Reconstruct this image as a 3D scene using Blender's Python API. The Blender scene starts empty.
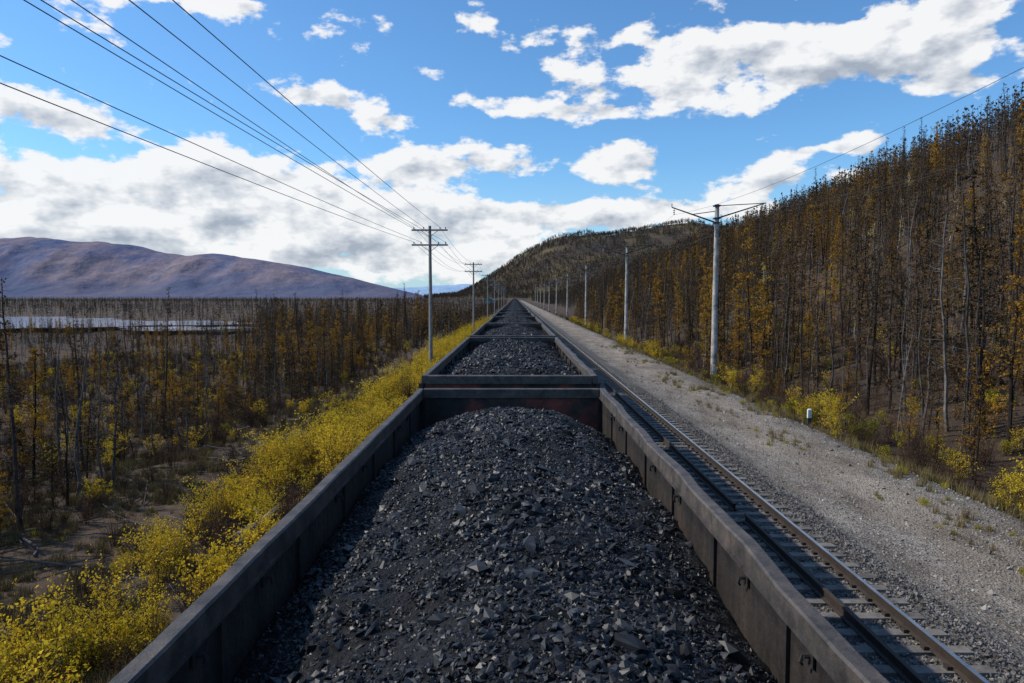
import bpy, math, random
import numpy as np
from mathutils import Vector
R=math.radians
rng=np.random.default_rng(7)
sc=bpy.context.scene
sc.view_settings.view_transform='Standard'
try: sc.view_settings.look='None'
except: pass
sc.view_settings.exposure=0
COL=sc.collection

# ---------------------------------------------------------------- numeric noise
_P=np.random.default_rng(3).random((256,256))
def vnoise(x,y):
    xi=np.floor(x).astype(int);yi=np.floor(y).astype(int)
    fx=x-xi;fy=y-yi
    fx=fx*fx*(3-2*fx);fy=fy*fy*(3-2*fy)
    a=_P[xi%256,yi%256];b=_P[(xi+1)%256,yi%256];c=_P[xi%256,(yi+1)%256];d=_P[(xi+1)%256,(yi+1)%256]
    return (a*(1-fx)+b*fx)*(1-fy)+(c*(1-fx)+d*fx)*fy-.5
def fbm(x,y,o=4):
    s=0;a=1
    for i in range(o):
        c,s_=math.cos(i*.9),math.sin(i*.9)
        s=s+a*vnoise((x*c-y*s_)*2**i+17.3*i,(x*s_+y*c)*2**i+5.1*i);a*=.5
    return s
def sstep(a,b,x):
    t=np.clip((x-a)/(b-a),0,1);return t*t*(3-2*t)

# ---------------------------------------------------------------- terrain height
PX=[-9000,-400,-60,-22,-13,-9,-4.6,-3.4,-3.1,7.0,7.7,12.4,14.5,20,32,60,110,180,300,700,9000]
PZ=[-6.5,-6,-5.3,-4.6,-3.9,-3.2,-0.75,-0.35,-.24,-.24,-.48,-.48,-1.5,-1.6,1.6,14.5,38,65,68,60,0]
def zg(x,y):
    x=np.asarray(x,float);y=np.asarray(y,float)
    z=np.interp(x,PX,PZ)
    ridge=np.clip(z,0,None)
    f=np.interp(y,[-3000,-300,0,200,400,550,700,900,1150],[0,.6,.97,1.0,.90,.72,.46,.18,0])
    rn=1+.34*fbm(x/90+3,y/130)
    z=np.where(x>25,np.where(z>0,ridge*f*rn,z),z)
    w=np.where(x<-7,sstep(7,14,-x),sstep(14,22,x))
    z=z+w*(fbm(x/9,y/11,4)*.7+fbm(x/60,y/60,2)*1.0)
    w2=np.where(x<-3.4,sstep(3.4,5,-x),0)
    z=z+w2*fbm(x/1.7,y/2.3,3)*.22
    wg=((x>7.7)&(x<12.4))
    z=z+np.where(wg,fbm(x/1.2,y/3,3)*.07,0)
    hz=np.interp(x,[-280,-140,-63,13,89,190,316,443,570,975,1600],[0,14,58,104,146,168,178,186,174,110,0])
    cy=1850
    hp=np.exp(-((y-cy)/330)**2)
    z=np.maximum(z,np.where(y>900,hz*hp*(1+.16*fbm(x/120,y/120))-3.5,-99))
    return z

# ---------------------------------------------------------------- node helpers
def newmat(name):
    m=bpy.data.materials.new(name);m.use_nodes=True
    nt=m.node_tree;nt.nodes.clear()
    o=nt.nodes.new('ShaderNodeOutputMaterial')
    b=nt.nodes.new('ShaderNodeBsdfPrincipled')
    nt.links.new(b.outputs[0],o.inputs[0])
    return m,nt,b,o
def setin(nt,sock,v):
    if isinstance(v,bpy.types.NodeSocket): nt.links.new(v,sock)
    else:
        if isinstance(v,(tuple,list)) and len(v)==3 and sock.type=='RGBA': v=(*v,1)
        sock.default_value=v
def M(nt,op,*a,clamp=False):
    n=nt.nodes.new('ShaderNodeMath');n.operation=op;n.use_clamp=clamp
    for i,v in enumerate(a): setin(nt,n.inputs[i],v)
    return n.outputs[0]
def VM(nt,op,*a,out=0):
    n=nt.nodes.new('ShaderNodeVectorMath');n.operation=op
    for i,v in enumerate(a): setin(nt,n.inputs[i],v)
    return n.outputs[out]
def MIX(nt,f,a,b,bt='MIX'):
    n=nt.nodes.new('ShaderNodeMix');n.data_type='RGBA';n.blend_type=bt
    setin(nt,n.inputs[0],f);setin(nt,n.inputs[6],a);setin(nt,n.inputs[7],b)
    return n.outputs[2]
def NOISE(nt,vec,scale,detail=4,rough=.55,out=0,dist=0):
    n=nt.nodes.new('ShaderNodeTexNoise');nt.links.new(vec,n.inputs['Vector'])
    n.inputs['Scale'].default_value=scale;n.inputs['Detail'].default_value=detail
    n.inputs['Roughness'].default_value=rough;n.inputs['Distortion'].default_value=dist
    return n.outputs[out]
def RAMP(nt,f,stops):
    n=nt.nodes.new('ShaderNodeValToRGB');nt.links.new(f,n.inputs[0])
    e=n.color_ramp.elements
    while len(e)<len(stops): e.new(.5)
    for i,(p,c) in enumerate(stops):
        e[i].position=p;e[i].color=(*c,1) if len(c)==3 else c
    return n.outputs[0]
def SS(nt,x,a,b):
    n=nt.nodes.new('ShaderNodeMapRange');n.interpolation_type='SMOOTHSTEP'
    setin(nt,n.inputs[0],x);n.inputs[1].default_value=a;n.inputs[2].default_value=b
    n.inputs[3].default_value=0;n.inputs[4].default_value=1
    return n.outputs[0]
def BUMP(nt,h,strength,dist):
    n=nt.nodes.new('ShaderNodeBump');n.inputs['Strength'].default_value=strength;n.inputs['Distance'].default_value=dist
    nt.links.new(h,n.inputs['Height']);return n.outputs[0]
def POS(nt): return nt.nodes.new('ShaderNodeNewGeometry').outputs['Position']
def OBJ(nt): return nt.nodes.new('ShaderNodeTexCoord').outputs['Object']
def pmat(name,stops,scale,rough=.7,bump=0,bscale=None,rand=0,metal=0,spec=.5,coord='OBJ',bd=.02,island=False,detail=4,stretch=None,grime=None):
    m,nt,b,o=newmat(name)
    v=OBJ(nt) if coord=='OBJ' else POS(nt)
    vv=VM(nt,'MULTIPLY',v,stretch) if stretch else v
    f=NOISE(nt,vv,scale,detail,.62)
    c=RAMP(nt,f,stops)
    if grime:
        g=NOISE(nt,vv,grime,5,.7)
        c=MIX(nt,1.0,c,RAMP(nt,g,[(.32,(.35,.34,.33)),(.5,(.9,.88,.86)),(.7,(1.35,1.25,1.15))]),'MULTIPLY')
    if rand:
        if island: oi=nt.nodes.new('ShaderNodeNewGeometry').outputs['Random Per Island']
        else: oi=nt.nodes.new('ShaderNodeObjectInfo').outputs['Random']
        k=M(nt,'MULTIPLY_ADD',oi,2*rand,1-rand)
        c=VM(nt,'SCALE',c,); nt.links.new(k,c.node.inputs['Scale'])
    nt.links.new(c,b.inputs['Base Color'])
    b.inputs['Roughness'].default_value=rough;b.inputs['Metallic'].default_value=metal
    b.inputs['Specular IOR Level'].default_value=spec
    if bump:
        nt.links.new(BUMP(nt,NOISE(nt,v,bscale or scale*4,3,.6),bump,bd),b.inputs['Normal'])
    return m
def leafmat(name,cols,transl=.35):
    m=bpy.data.materials.new(name);m.use_nodes=True;nt=m.node_tree;nt.nodes.clear()
    o=nt.nodes.new('ShaderNodeOutputMaterial')
    d=nt.nodes.new('ShaderNodeBsdfDiffuse')
    oi=nt.nodes.new('ShaderNodeObjectInfo').outputs['Random']
    nz=NOISE(nt,OBJ(nt),1.3,1,.7)
    f=M(nt,'ADD',M(nt,'MULTIPLY',oi,.7),M(nt,'MULTIPLY',M(nt,'SUBTRACT',nz,.33),.9),clamp=True)
    n=len(cols)
    c=RAMP(nt,f,[(i/(n-1),cols[i]) for i in range(n)])
    nt.links.new(c,d.inputs[0])
    if transl>0:
        t=nt.nodes.new('ShaderNodeBsdfTranslucent');mx=nt.nodes.new('ShaderNodeMixShader')
        nt.links.new(c,t.inputs[0]);mx.inputs[0].default_value=transl
        nt.links.new(d.outputs[0],mx.inputs[1]);nt.links.new(t.outputs[0],mx.inputs[2]);nt.links.new(mx.outputs[0],o.inputs[0])
    else: nt.links.new(d.outputs[0],o.inputs[0])
    return m
def barkmat(name,cols,rand=.4):
    m=bpy.data.materials.new(name);m.use_nodes=True;nt=m.node_tree;nt.nodes.clear()
    o=nt.nodes.new('ShaderNodeOutputMaterial');d=nt.nodes.new('ShaderNodeBsdfDiffuse')
    c=RAMP(nt,NOISE(nt,OBJ(nt),2.5,2,.6),cols)
    oi=nt.nodes.new('ShaderNodeObjectInfo').outputs['Random']
    k=M(nt,'MULTIPLY_ADD',oi,2*rand,1-rand);c=VM(nt,'SCALE',c);nt.links.new(k,c.node.inputs['Scale'])
    nt.links.new(c,d.inputs[0]);nt.links.new(d.outputs[0],o.inputs[0]);return m

# ---------------------------------------------------------------- materials
m_steel=pmat('wagon_steel',[(.28,(.013,.011,.010)),(.48,(.028,.023,.020)),(.62,(.042,.034,.028)),(.74,(.075,.040,.025))],2.2,.7,.45,14,stretch=(1,1,.3),grime=6,bd=.03,detail=6,spec=.35)
m_rim=pmat('wagon_rim_steel',[(.3,(.038,.032,.028)),(.55,(.080,.068,.060)),(.75,(.14,.102,.078))],4.0,.6,.25,50,grime=7,detail=6)
m_red=pmat('wagon_end_red_oxide',[(.35,(.025,.020,.018)),(.46,(.055,.034,.026)),(.58,(.22,.050,.030))],1.3,.7,.2,30,grime=4)
m_under=pmat('underframe_black',[(.3,(.02,.019,.018)),(.7,(.06,.05,.045))],4,.7)
m_wheel=pmat('wheel_steel',[(.3,(.05,.04,.035)),(.7,(.14,.11,.09))],6,.45,metal=.5)
m_coal=pmat('coal_lump',[(.3,(.007,.0071,.0078)),(.55,(.018,.0182,.0195)),(.75,(.043,.0432,.0455))],9,.48,0,60,rand=.7,spec=.42,island=True)
m_coalbed=pmat('coal_fines',[(.3,(.004,.004,.0043)),(.55,(.012,.012,.0127)),(.8,(.028,.028,.0295))],24,.7,1.0,45,spec=.2,bd=.03)
m_railtop=pmat('rail_polished_top',[(.3,(.3,.29,.28)),(.7,(.5,.49,.48))],3,.25,metal=.9)
m_railside=pmat('rail_rust',[(.3,(.025,.019,.015)),(.7,(.050,.035,.026))],5,.8)
m_sleeper=pmat('sleeper_concrete',[(.3,(.10,.094,.085)),(.7,(.20,.187,.17))],3,.85,.4,30,coord='POS',grime=2)
m_stone=pmat('gravel_stone',[(.3,(.15,.139,.125)),(.55,(.26,.243,.220)),(.8,(.38,.357,.327))],3,.85,rand=.5,island=True,detail=2)
m_ballast=pmat('ballast_stone',[(.3,(.08,.074,.068)),(.55,(.155,.145,.133)),(.8,(.24,.224,.205))],3,.85,rand=.45,island=True,detail=2)
m_conc=pmat('pole_concrete',[(.3,(.30,.285,.26)),(.7,(.46,.44,.41))],1.5,.85,.2,20,grime=1.5)
m_wood=pmat('pole_wood',[(.3,(.17,.16,.145)),(.7,(.32,.30,.28))],3,.85,.3,25)
m_dark=pmat('dark_metal',[(.3,(.03,.03,.03)),(.7,(.07,.068,.065))],3,.6)
m_ins=pmat('porcelain',[(.3,(.2,.18,.17)),(.7,(.4,.38,.36))],5,.25)
m_wire=pmat('wire_metal',[(.3,(.03,.03,.032)),(.7,(.05,.05,.052))],3,.5)
m_white=pmat('white_paint',[(.3,(.62,.62,.60)),(.7,(.82,.82,.80))],5,.6)
m_bark=barkmat('larch_bark',[(.3,(.024,.019,.017)),(.55,(.055,.045,.039)),(.8,(.105,.090,.079))],.45)
m_barkgrey=barkmat('grey_bark',[(.3,(.055,.048,.043)),(.7,(.165,.148,.133))],.5)
m_birch=barkmat('birch_bark',[(.34,(.06,.055,.05)),(.42,(.36,.34,.31)),(.8,(.52,.50,.46))],.1)
m_gold=leafmat('needles_gold',[(.18,.094,.024),(.30,.160,.028),(.42,.24,.036),(.24,.135,.03)],.25)
m_rust=leafmat('needles_rust',[(.050,.038,.024),(.078,.052,.028),(.12,.070,.030),(.062,.048,.032)],0)
m_far=leafmat('needles_far',[(.040,.033,.026),(.057,.041,.030),(.086,.057,.030),(.050,.042,.036)],0)
m_fargold=leafmat('needles_far_gold',[(.13,.080,.03),(.18,.112,.034),(.24,.15,.038),(.15,.092,.038)],0)
m_farold=leafmat('needles_far_grey',[(.052,.044,.042),(.066,.053,.048),(.084,.066,.054),(.060,.054,.053)],0)
m_hill=leafmat('needles_hill_haze',[(.060,.052,.047),(.078,.060,.045),(.13,.095,.044),(.072,.061,.058)],0)  # needle tones lifted towards grey, distance haze painted into the colour
m_yel=leafmat('leaves_yellow',[(.44,.33,.03),(.62,.46,.035),(.74,.52,.04),(.48,.30,.025)],.35)
m_ygr=leafmat('leaves_yellow_green',[(.12,.14,.025),(.26,.24,.03),(.42,.34,.03),(.19,.18,.03)],.3)
m_dry=leafmat('dry_grass',[(.15,.11,.055),(.22,.165,.08),(.18,.15,.065),(.10,.075,.045)],0)
m_twig=barkmat('twig',[(.3,(.045,.03,.025)),(.7,(.13,.10,.085))],.3)
m_twigred=barkmat('twig_reddish',[(.3,(.045,.028,.022)),(.7,(.11,.072,.054))],.4)

# ---------------------------------------------------------------- mesh builder
class MB:
    def __init__(s): s.v=[];s.f=[];s.m=[];s.n=0
    def add(s,V,F,mi=0):
        V=np.asarray(V,float);s.v.append(V)
        for f in F: s.f.append([i+s.n for i in f]);s.m.append(mi)
        s.n+=len(V)
    def box(s,x0,x1,y0,y1,z0,z1,mi=0):
        V=[(x0,y0,z0),(x1,y0,z0),(x1,y1,z0),(x0,y1,z0),(x0,y0,z1),(x1,y0,z1),(x1,y1,z1),(x0,y1,z1)]
        s.add(V,[(0,3,2,1),(4,5,6,7),(0,1,5,4),(1,2,6,5),(2,3,7,6),(3,0,4,7)],mi)
    def tube(s,pts,rad,n=6,mi=0,cap=True):
        pts=np.asarray(pts,float);k=len(pts);V=[];F=[]
        for i in range(k):
            d=pts[min(i+1,k-1)]-pts[max(i-1,0)];d=d/(np.linalg.norm(d)+1e-9)
            up=np.array([0,0,1.]) if abs(d[2])<.9 else np.array([1.,0,0])
            a=np.cross(d,up);a/=np.linalg.norm(a);b=np.cross(d,a)
            for j in range(n):
                t=2*math.pi*j/n;V.append(pts[i]+rad[i]*(math.cos(t)*a+math.sin(t)*b))
        for i in range(k-1):
            for j in range(n):
                F.append((i*n+j,i*n+(j+1)%n,(i+1)*n+(j+1)%n,(i+1)*n+j))
        if cap: F.append(tuple(range(n)));F.append(tuple(range((k-1)*n,k*n))[::-1])
        s.add(V,F,mi)
    def tris(s,V,k,mi):
        V=np.asarray(V);N=len(V)//k
        s.add(V,(np.arange(N*k).reshape(N,k)).tolist(),mi)
    def mesh(s,name,mats,smooth=False):
        me=bpy.data.meshes.new(name)
        me.from_pydata(np.concatenate(s.v).tolist(),[],s.f)
        for m in mats: me.materials.append(m)
        me.polygons.foreach_set('material_index',np.array(s.m,dtype=np.int32))
        if smooth: me.polygons.foreach_set('use_smooth',np.ones(len(s.f),dtype=bool))
        me.update();return me
def obj(name,me,loc=(0,0,0),rot=(0,0,0),scl=(1,1,1),parent=None,col=None):
    o=bpy.data.objects.new(name,me);o.location=loc;o.rotation_euler=rot;o.scale=scl
    if parent: o.parent=parent
    (col or COL).objects.link(o);return o
def empty(name,loc=(0,0,0),rot=(0,0,0)):
    o=bpy.data.objects.new(name,None);o.location=loc;o.rotation_euler=rot;o.empty_display_size=.2
    COL.objects.link(o);return o
def grid_mesh(name,X,Y,Z,mat,smooth=True):
    ny,nx=X.shape
    V=np.stack([X,Y,Z],-1).reshape(-1,3)
    i=np.arange(ny-1)[:,None]*nx+np.arange(nx-1)[None,:]
    F=np.stack([i,i+1,i+nx+1,i+nx],-1).reshape(-1,4)
    me=bpy.data.meshes.new(name)
    me.from_pydata(V.tolist(),[],F.tolist());me.materials.append(mat)
    me.polygons.foreach_set('use_smooth',np.full(len(F),smooth));me.update()
    return me
def tcol(name,objs_me):
    c=bpy.data.collections.new(name)
    for i,(n,me) in enumerate(objs_me):
        o=bpy.data.objects.new('kind_%02d_%s'%(i,n),me);c.objects.link(o)
    return c
def scatter(name,P,rot,scl,idx,coll,parent=None,loc=(0,0,0),realize=False):
    me=bpy.data.meshes.new(name);me.from_pydata(np.asarray(P,float).tolist(),[],[])
    a=me.attributes.new('rot','FLOAT_VECTOR','POINT');a.data.foreach_set('vector',np.asarray(rot,float).ravel())
    a=me.attributes.new('scl','FLOAT_VECTOR','POINT')
    scl=np.asarray(scl,float)
    if scl.ndim==1: scl=np.repeat(scl[:,None],3,1)
    a.data.foreach_set('vector',scl.ravel())
    a=me.attributes.new('idx','INT','POINT');a.data.foreach_set('value',np.asarray(idx,dtype=np.int32))
    o=obj(name,me,loc=loc,parent=parent)
    ng=bpy.data.node_groups.new(name+'_scatter','GeometryNodeTree')
    ng.interface.new_socket('Geometry',in_out='INPUT',socket_type='NodeSocketGeometry')
    ng.interface.new_socket('Geometry',in_out='OUTPUT',socket_type='NodeSocketGeometry')
    gi=ng.nodes.new('NodeGroupInput');go=ng.nodes.new('NodeGroupOutput')
    ip=ng.nodes.new('GeometryNodeInstanceOnPoints');ci=ng.nodes.new('GeometryNodeCollectionInfo')
    ci.inputs['Collection'].default_value=coll;ci.inputs['Separate Children'].default_value=True;ci.inputs['Reset Children'].default_value=True
    def na(n,t):
        q=ng.nodes.new('GeometryNodeInputNamedAttribute');q.data_type=t;q.inputs[0].default_value=n;return q.outputs[0]
    L=ng.links.new
    L(gi.outputs[0],ip.inputs['Points']);L(ci.outputs[0],ip.inputs['Instance']);ip.inputs['Pick Instance'].default_value=True
    L(na('idx','INT'),ip.inputs['Instance Index']);L(na('rot','FLOAT_VECTOR'),ip.inputs['Rotation']);L(na('scl','FLOAT_VECTOR'),ip.inputs['Scale'])
    out=ip.outputs[0]
    if realize:
        rz=ng.nodes.new('GeometryNodeRealizeInstances');L(out,rz.inputs[0]);out=rz.outputs[0]
    L(out,go.inputs[0])
    o.modifiers.new('scatter','NODES').node_group=ng
    return o
def zrot(n,t=.0):
    return np.stack([rng.normal(0,t,n) if t else np.zeros(n),rng.normal(0,t,n) if t else np.zeros(n),rng.random(n)*6.28],1)

# ---------------------------------------------------------------- plant templates
def rand_tris(C,size,r,k=3):
    n=len(C)
    a=r.normal(size=(n,3));a/=np.linalg.norm(a,axis=1)[:,None]
    b=r.normal(size=(n,3));b-=a*(a*b).sum(1)[:,None];b/=np.linalg.norm(b,axis=1)[:,None]
    s=size*(.6+.8*r.random(n))[:,None]
    if k==3: V=np.stack([C+a*s,C-a*s*.5+b*s*.6,C-a*s*.5-b*s*.6],1)
    else: V=np.stack([C+a*s,C+b*s*.55,C-a*s,C-b*s*.55],1)
    return V.reshape(-1,3)
def make_larch(name,seed,H,nb,leaves,ls,mats,spread=.15,base=.2,lod=False,bend=.05,r0=None):
    r=np.random.default_rng(seed);mb=MB()
    nseg=4 if lod else 8
    t=np.linspace(0,1,nseg+1)
    wx=np.cumsum(r.normal(size=nseg+1))*bend;wy=np.cumsum(r.normal(size=nseg+1))*bend
    wx-=wx[0];wy-=wy[0]
    P=np.stack([wx,wy,t*H-.3],1)
    r0=r0 or .0075*H+.015
    mb.tube(P,r0*(1-t)**.8+.012,4 if lod else 6,0,cap=False)
    C=[]
    for i in range(nb):
        h=base+(1-base)*r.random()**.9;h=min(h,.99)
        prof=(1-h)**.75*(1 if h>base+.12 else .6)
        L=H*spread*prof*(.35+1.1*r.random())+.15
        a=r.random()*6.283
        p0=np.array([np.interp(h,t,wx),np.interp(h,t,wy),h*H-.3])
        up=r.uniform(-.25,.4)
        d=np.array([math.cos(a),math.sin(a),up])
        p1=p0+d*L*.55;p2=p0+d*L+np.array([0,0,-.06*L if up<0 else .12*L])
        if not lod or i%2==0: mb.tube([p0,p1,p2],[.006+.008*L,.005+.004*L,.003],3,0,cap=False)
        if r.random()<leaves[1]:
            n=int(leaves[0]*(.4+L/ (H*spread)))
            tt=r.random(n)**.7
            q=p0+(p2-p0)*tt[:,None]+r.normal(size=(n,3))*np.array([.06,.06,.05])*(1+L*.5)
            q[:,2]-=abs(r.normal(size=n))*.06
            C.append(q)
    if C:
        C=np.concatenate(C);mb.tris(rand_tris(C,ls,r,3),3,1)
    return mb.mesh(name,mats)
def make_shrub(name,seed,H,leaf,ls,mats,stems=11,sprd=.55):
    r=np.random.default_rng(seed);mb=MB();C=[]
    for i in range(stems):
        a=r.random()*6.283;h=H*(.5+.5*r.random());o=np.array([math.cos(a),math.sin(a),0])
        p0=o*r.random()*.25;lean=sprd*r.random()*h
        pts=[p0-np.array([0,0,.15]),p0+o*lean*.35+np.array([0,0,h*.5]),p0+o*lean+np.array([0,0,h])+r.normal(size=3)*.06]
        mb.tube(pts,[.014,.009,.003],3,0,cap=False)
        for j in range(7):
            t=.25+.75*r.random();b=pts[1]+(pts[2]-pts[1])*((t-.5)*2) if t>.5 else pts[0]+(pts[1]-pts[0])*t*2
            d=r.normal(size=3);d[2]=abs(d[2])+.3;d/=np.linalg.norm(d);L=H*.22*(.5+r.random())
            e=b+d*L;mb.tube([b,e],[.005,.002],3,0,cap=False)
            n=int(leaf*(.3+1.2*r.random()));q=b+(e-b)*(.2+.9*r.random(n))[:,None]+r.normal(size=(n,3))*.05;C.append(q)
    mb.tris(rand_tris(np.concatenate(C),ls,r,4),4,1)
    return mb.mesh(name,mats)
def make_grass(name,seed,H,mats,n=45):
    r=np.random.default_rng(seed);V=[]
    for i in range(n):
        a=r.random()*6.283;b=r.random()*6.283;p=np.array([math.cos(a),math.sin(a),0])*.18*r.random();h=H*(.4+.8*r.random())
        w=np.array([-math.sin(b),math.cos(b),0])*.008;l=np.array([math.cos(b),math.sin(b),0])*h*.55*r.random()
        V+= [p-w,p+w,p+l+np.array([0,0,h])]
    mb=MB();mb.tris(np.array(V),3,0);return mb.mesh(name,mats)
T=[]
T.append(('larch_gold',make_larch('larch_gold_a',1,11,80,(28,.75),.085,[m_bark,m_gold],.16,.22,bend=.07)))     #0
T.append(('larch_gold',make_larch('larch_gold_b',2,9,70,(32,.8),.085,[m_bark,m_gold],.19,.12,bend=.07)))       #1
T.append(('larch_rust',make_larch('larch_rust_a',3,11,80,(20,.7),.085,[m_bark,m_rust],.15,.2,bend=.07)))       #2
T.append(('larch_rust',make_larch('larch_rust_b',4,10,75,(14,.65),.085,[m_barkgrey,m_rust],.16,.28,bend=.09))) #3
T.append(('larch_rust',make_larch('larch_rust_c',5,13,80,(11,.55),.08,[m_bark,m_rust],.12,.38,bend=.06)))      #4
T.append(('larch_bare',make_larch('larch_bare_a',6,10,70,(4,.25),.07,[m_barkgrey,m_rust],.14,.15,bend=.10)))   #5
T.append(('larch_bare',make_larch('larch_bare_b',8,9,60,(2,.2),.07,[m_bark,m_rust],.14,.2,bend=.12)))          #6
T.append(('birch',make_larch('birch_a',9,8,60,(14,.5),.06,[m_birch,m_yel],.2,.3,bend=.14)))                    #7
T.append(('young_larch',make_larch('young_larch_a',10,5,70,(26,.95),.07,[m_bark,m_gold],.26,.04,bend=.04)))    #8
T.append(('young_larch',make_larch('young_larch_b',11,4.5,65,(22,.95),.07,[m_bark,m_rust],.28,.04,bend=.04)))  #9
T.append(('snag',make_larch('burnt_snag',12,11,26,(1,.1),.05,[m_barkgrey,m_rust],.07,.3,bend=.08,r0=.075)))    #10
TREES=tcol('tree_kinds',T)
TL=[]
for k,(mt,l,s) in enumerate([(m_far,6,.26),(m_farold,5,.24),(m_farold,3,.22),(m_fargold,6,.26),(m_far,5,.26),(m_rust,2,.2)]):
    TL.append(('far_larch',make_larch('far_larch_%d'%k,20+k,10,22,(l,.9),s,[m_barkgrey if k in(1,2) else m_bark,mt],.17,.06+.05*(k%3),lod=True,bend=.12)))
FAR=tcol('far_tree_kinds',TL)
TH=[('hill_larch',make_larch('hill_larch_%d'%k,40+k,10,14,(5,.9),.75,[m_farold,m_hill if k<2 else m_farold],.25,.05,lod=True)) for k in range(3)]
HIL=tcol('hill_tree_kinds',TH)
SH=[('shrub',make_shrub('yellow_shrub_a',1,2.1,15,.038,[m_twig,m_yel])),
    ('shrub',make_shrub('yellow_shrub_b',2,1.6,18,.038,[m_twig,m_yel],13,.8)),
    ('shrub',make_shrub('yellow_shrub_c',3,2.6,13,.038,[m_twig,m_yel],10,.5)),
    ('shrub',make_shrub('green_shrub_d',4,1.5,15,.035,[m_twig,m_ygr],12,.8)),
    ('shrub',make_shrub('bare_shrub_e',5,1.9,2,.03,[m_twigred,m_rust],20,.6))]
SHR=tcol('shrub_kinds',SH)
GR=[('grass',make_grass('grass_a',1,.32,[m_dry])),('grass',make_grass('grass_b',2,.45,[m_dry],60)),('grass',make_grass('grass_c',3,.25,[m_ygr],50))]
GRC=tcol('grass_kinds',GR)
import bmesh
def make_rock(name,seed,mat,an=(1,.8,.6),n=10):
    r=np.random.default_rng(seed);bm=bmesh.new()
    for i in range(n):
        p=r.normal(size=3);p/=np.linalg.norm(p);p=p*np.array(an)*(.8+.3*r.random());bm.verts.new(p)
    bmesh.ops.convex_hull(bm,input=bm.verts)
    me=bpy.data.meshes.new(name);bm.to_mesh(me);bm.free();me.materials.append(mat);return me
COALC=tcol('coal_kinds',[('coal',make_rock('coal_%d'%i,i,m_coal,(1,.6+.1*(i%4),.35+.12*(i%3)))) for i in range(7)])
STC=tcol('stone_kinds',[('stone',make_rock('stone_%d'%i,40+i,m_stone,(1,.85,.6),9)) for i in range(5)])
BAC=tcol('ballast_kinds',[('ballast',make_rock('ballast_%d'%i,60+i,m_ballast,(1,.85,.7),9)) for i in range(5)])

# ---------------------------------------------------------------- ground
m,nt,b,o=newmat('ground_soil_gravel')
pos=POS(nt);sep=nt.nodes.new('ShaderNodeSeparateXYZ');nt.links.new(pos,sep.inputs[0])
X=sep.outputs[0];Yc=sep.outputs[1]
nE=NOISE(nt,pos,.35,5,.6);nF=NOISE(nt,pos,1.6,6,.65);nB=NOISE(nt,pos,.05,4,.6);nG=NOISE(nt,pos,12,5,.7)
nP=NOISE(nt,VM(nt,'MULTIPLY',pos,(1,.3,1)),1.1,5,.65)
vor=nt.nodes.new('ShaderNodeTexVoronoi');nt.links.new(pos,vor.inputs['Vector']);vor.inputs['Scale'].default_value=18
vs=nt.nodes.new('ShaderNodeSeparateColor');nt.links.new(vor.outputs['Color'],vs.inputs[0])
grav=RAMP(nt,vs.outputs[0],[(0,(.135,.125,.112)),(.5,(.235,.219,.197)),(1,(.35,.328,.298))])
patch=RAMP(nt,nP,[(.30,(.45,.40,.35)),(.44,(.82,.77,.71)),(.58,(1.03,1.0,.96)),(.72,(1.3,1.25,1.17))])
grav=MIX(nt,1.0,grav,patch,'MULTIPLY')
xw=M(nt,'ADD',X,M(nt,'MULTIPLY',M(nt,'SUBTRACT',nE,.5),3.2))
trk=M(nt,'MULTIPLY',SS(nt,xw,8.4,9.4),M(nt,'SUBTRACT',1,SS(nt,xw,11.0,12.0)))
grav=MIX(nt,M(nt,'MULTIPLY',trk,.5),grav,MIX(nt,1.0,(.33,.285,.23,1),patch,'MULTIPLY'))
edge=SS(nt,xw,11.0,12.8)
grav=MIX(nt,M(nt,'MULTIPLY',edge,.65),grav,(.12,.095,.065))
ball=RAMP(nt,vs.outputs[1],[(0,(.045,.042,.038)),(.5,(.12,.112,.103)),(1,(.22,.205,.187))])
gm=SS(nt,xw,6.9,8.4)
track=MIX(nt,gm,ball,grav)
soil=RAMP(nt,nF,[(.25,(.022,.015,.011)),(.45,(.046,.031,.021)),(.6,(.082,.056,.035)),(.78,(.12,.09,.05))])
soil2=RAMP(nt,nG,[(.3,(.025,.018,.013)),(.7,(.10,.073,.048))])
soil=MIX(nt,.45,soil,soil2)
cl=M(nt,'MULTIPLY',SS(nt,xw,-20.5,-18.5),M(nt,'SUBTRACT',1,SS(nt,xw,-13.5,-11.5)))
soil=MIX(nt,M(nt,'MULTIPLY',cl,.5),soil,RAMP(nt,nF,[(.3,(.060,.038,.025)),(.7,(.145,.100,.064))]))
fl=RAMP(nt,nB,[(.3,(.040,.028,.020)),(.5,(.066,.044,.028)),(.7,(.11,.07,.036))])
flh=RAMP(nt,NOISE(nt,pos,.012,5,.6),[(.35,(.046,.039,.034)),(.5,(.070,.054,.038)),(.65,(.12,.095,.042))])
far=M(nt,'MAXIMUM',SS(nt,M(nt,'ABSOLUTE',X),22,40),SS(nt,Yc,500,900))
soil=MIX(nt,M(nt,'MULTIPLY',far,.85),soil,fl)
soil=MIX(nt,SS(nt,Yc,1000,1400),soil,flh)
L=SS(nt,xw,-5.0,-4.2);Rr=M(nt,'SUBTRACT',1,SS(nt,xw,12.0,13.3))
gmask=M(nt,'MULTIPLY',M(nt,'MULTIPLY',L,Rr),M(nt,'SUBTRACT',1,SS(nt,Yc,1000,1300)))
nt.links.new(MIX(nt,gmask,soil,track),b.inputs['Base Color'])
b.inputs['Roughness'].default_value=.92;b.inputs['Specular IOR Level'].default_value=.2
hh=M(nt,'ADD',M(nt,'MULTIPLY',vor.outputs['Distance'],gmask),nG)
nt.links.new(BUMP(nt,hh,.9,.05),b.inputs['Normal'])
def graded(b,step,lim,g):
    s=[];x=b;st=step
    while x<lim: st*=g;x+=st;s.append(x)
    return s
xs=list(np.arange(-30,40,.35))
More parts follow.
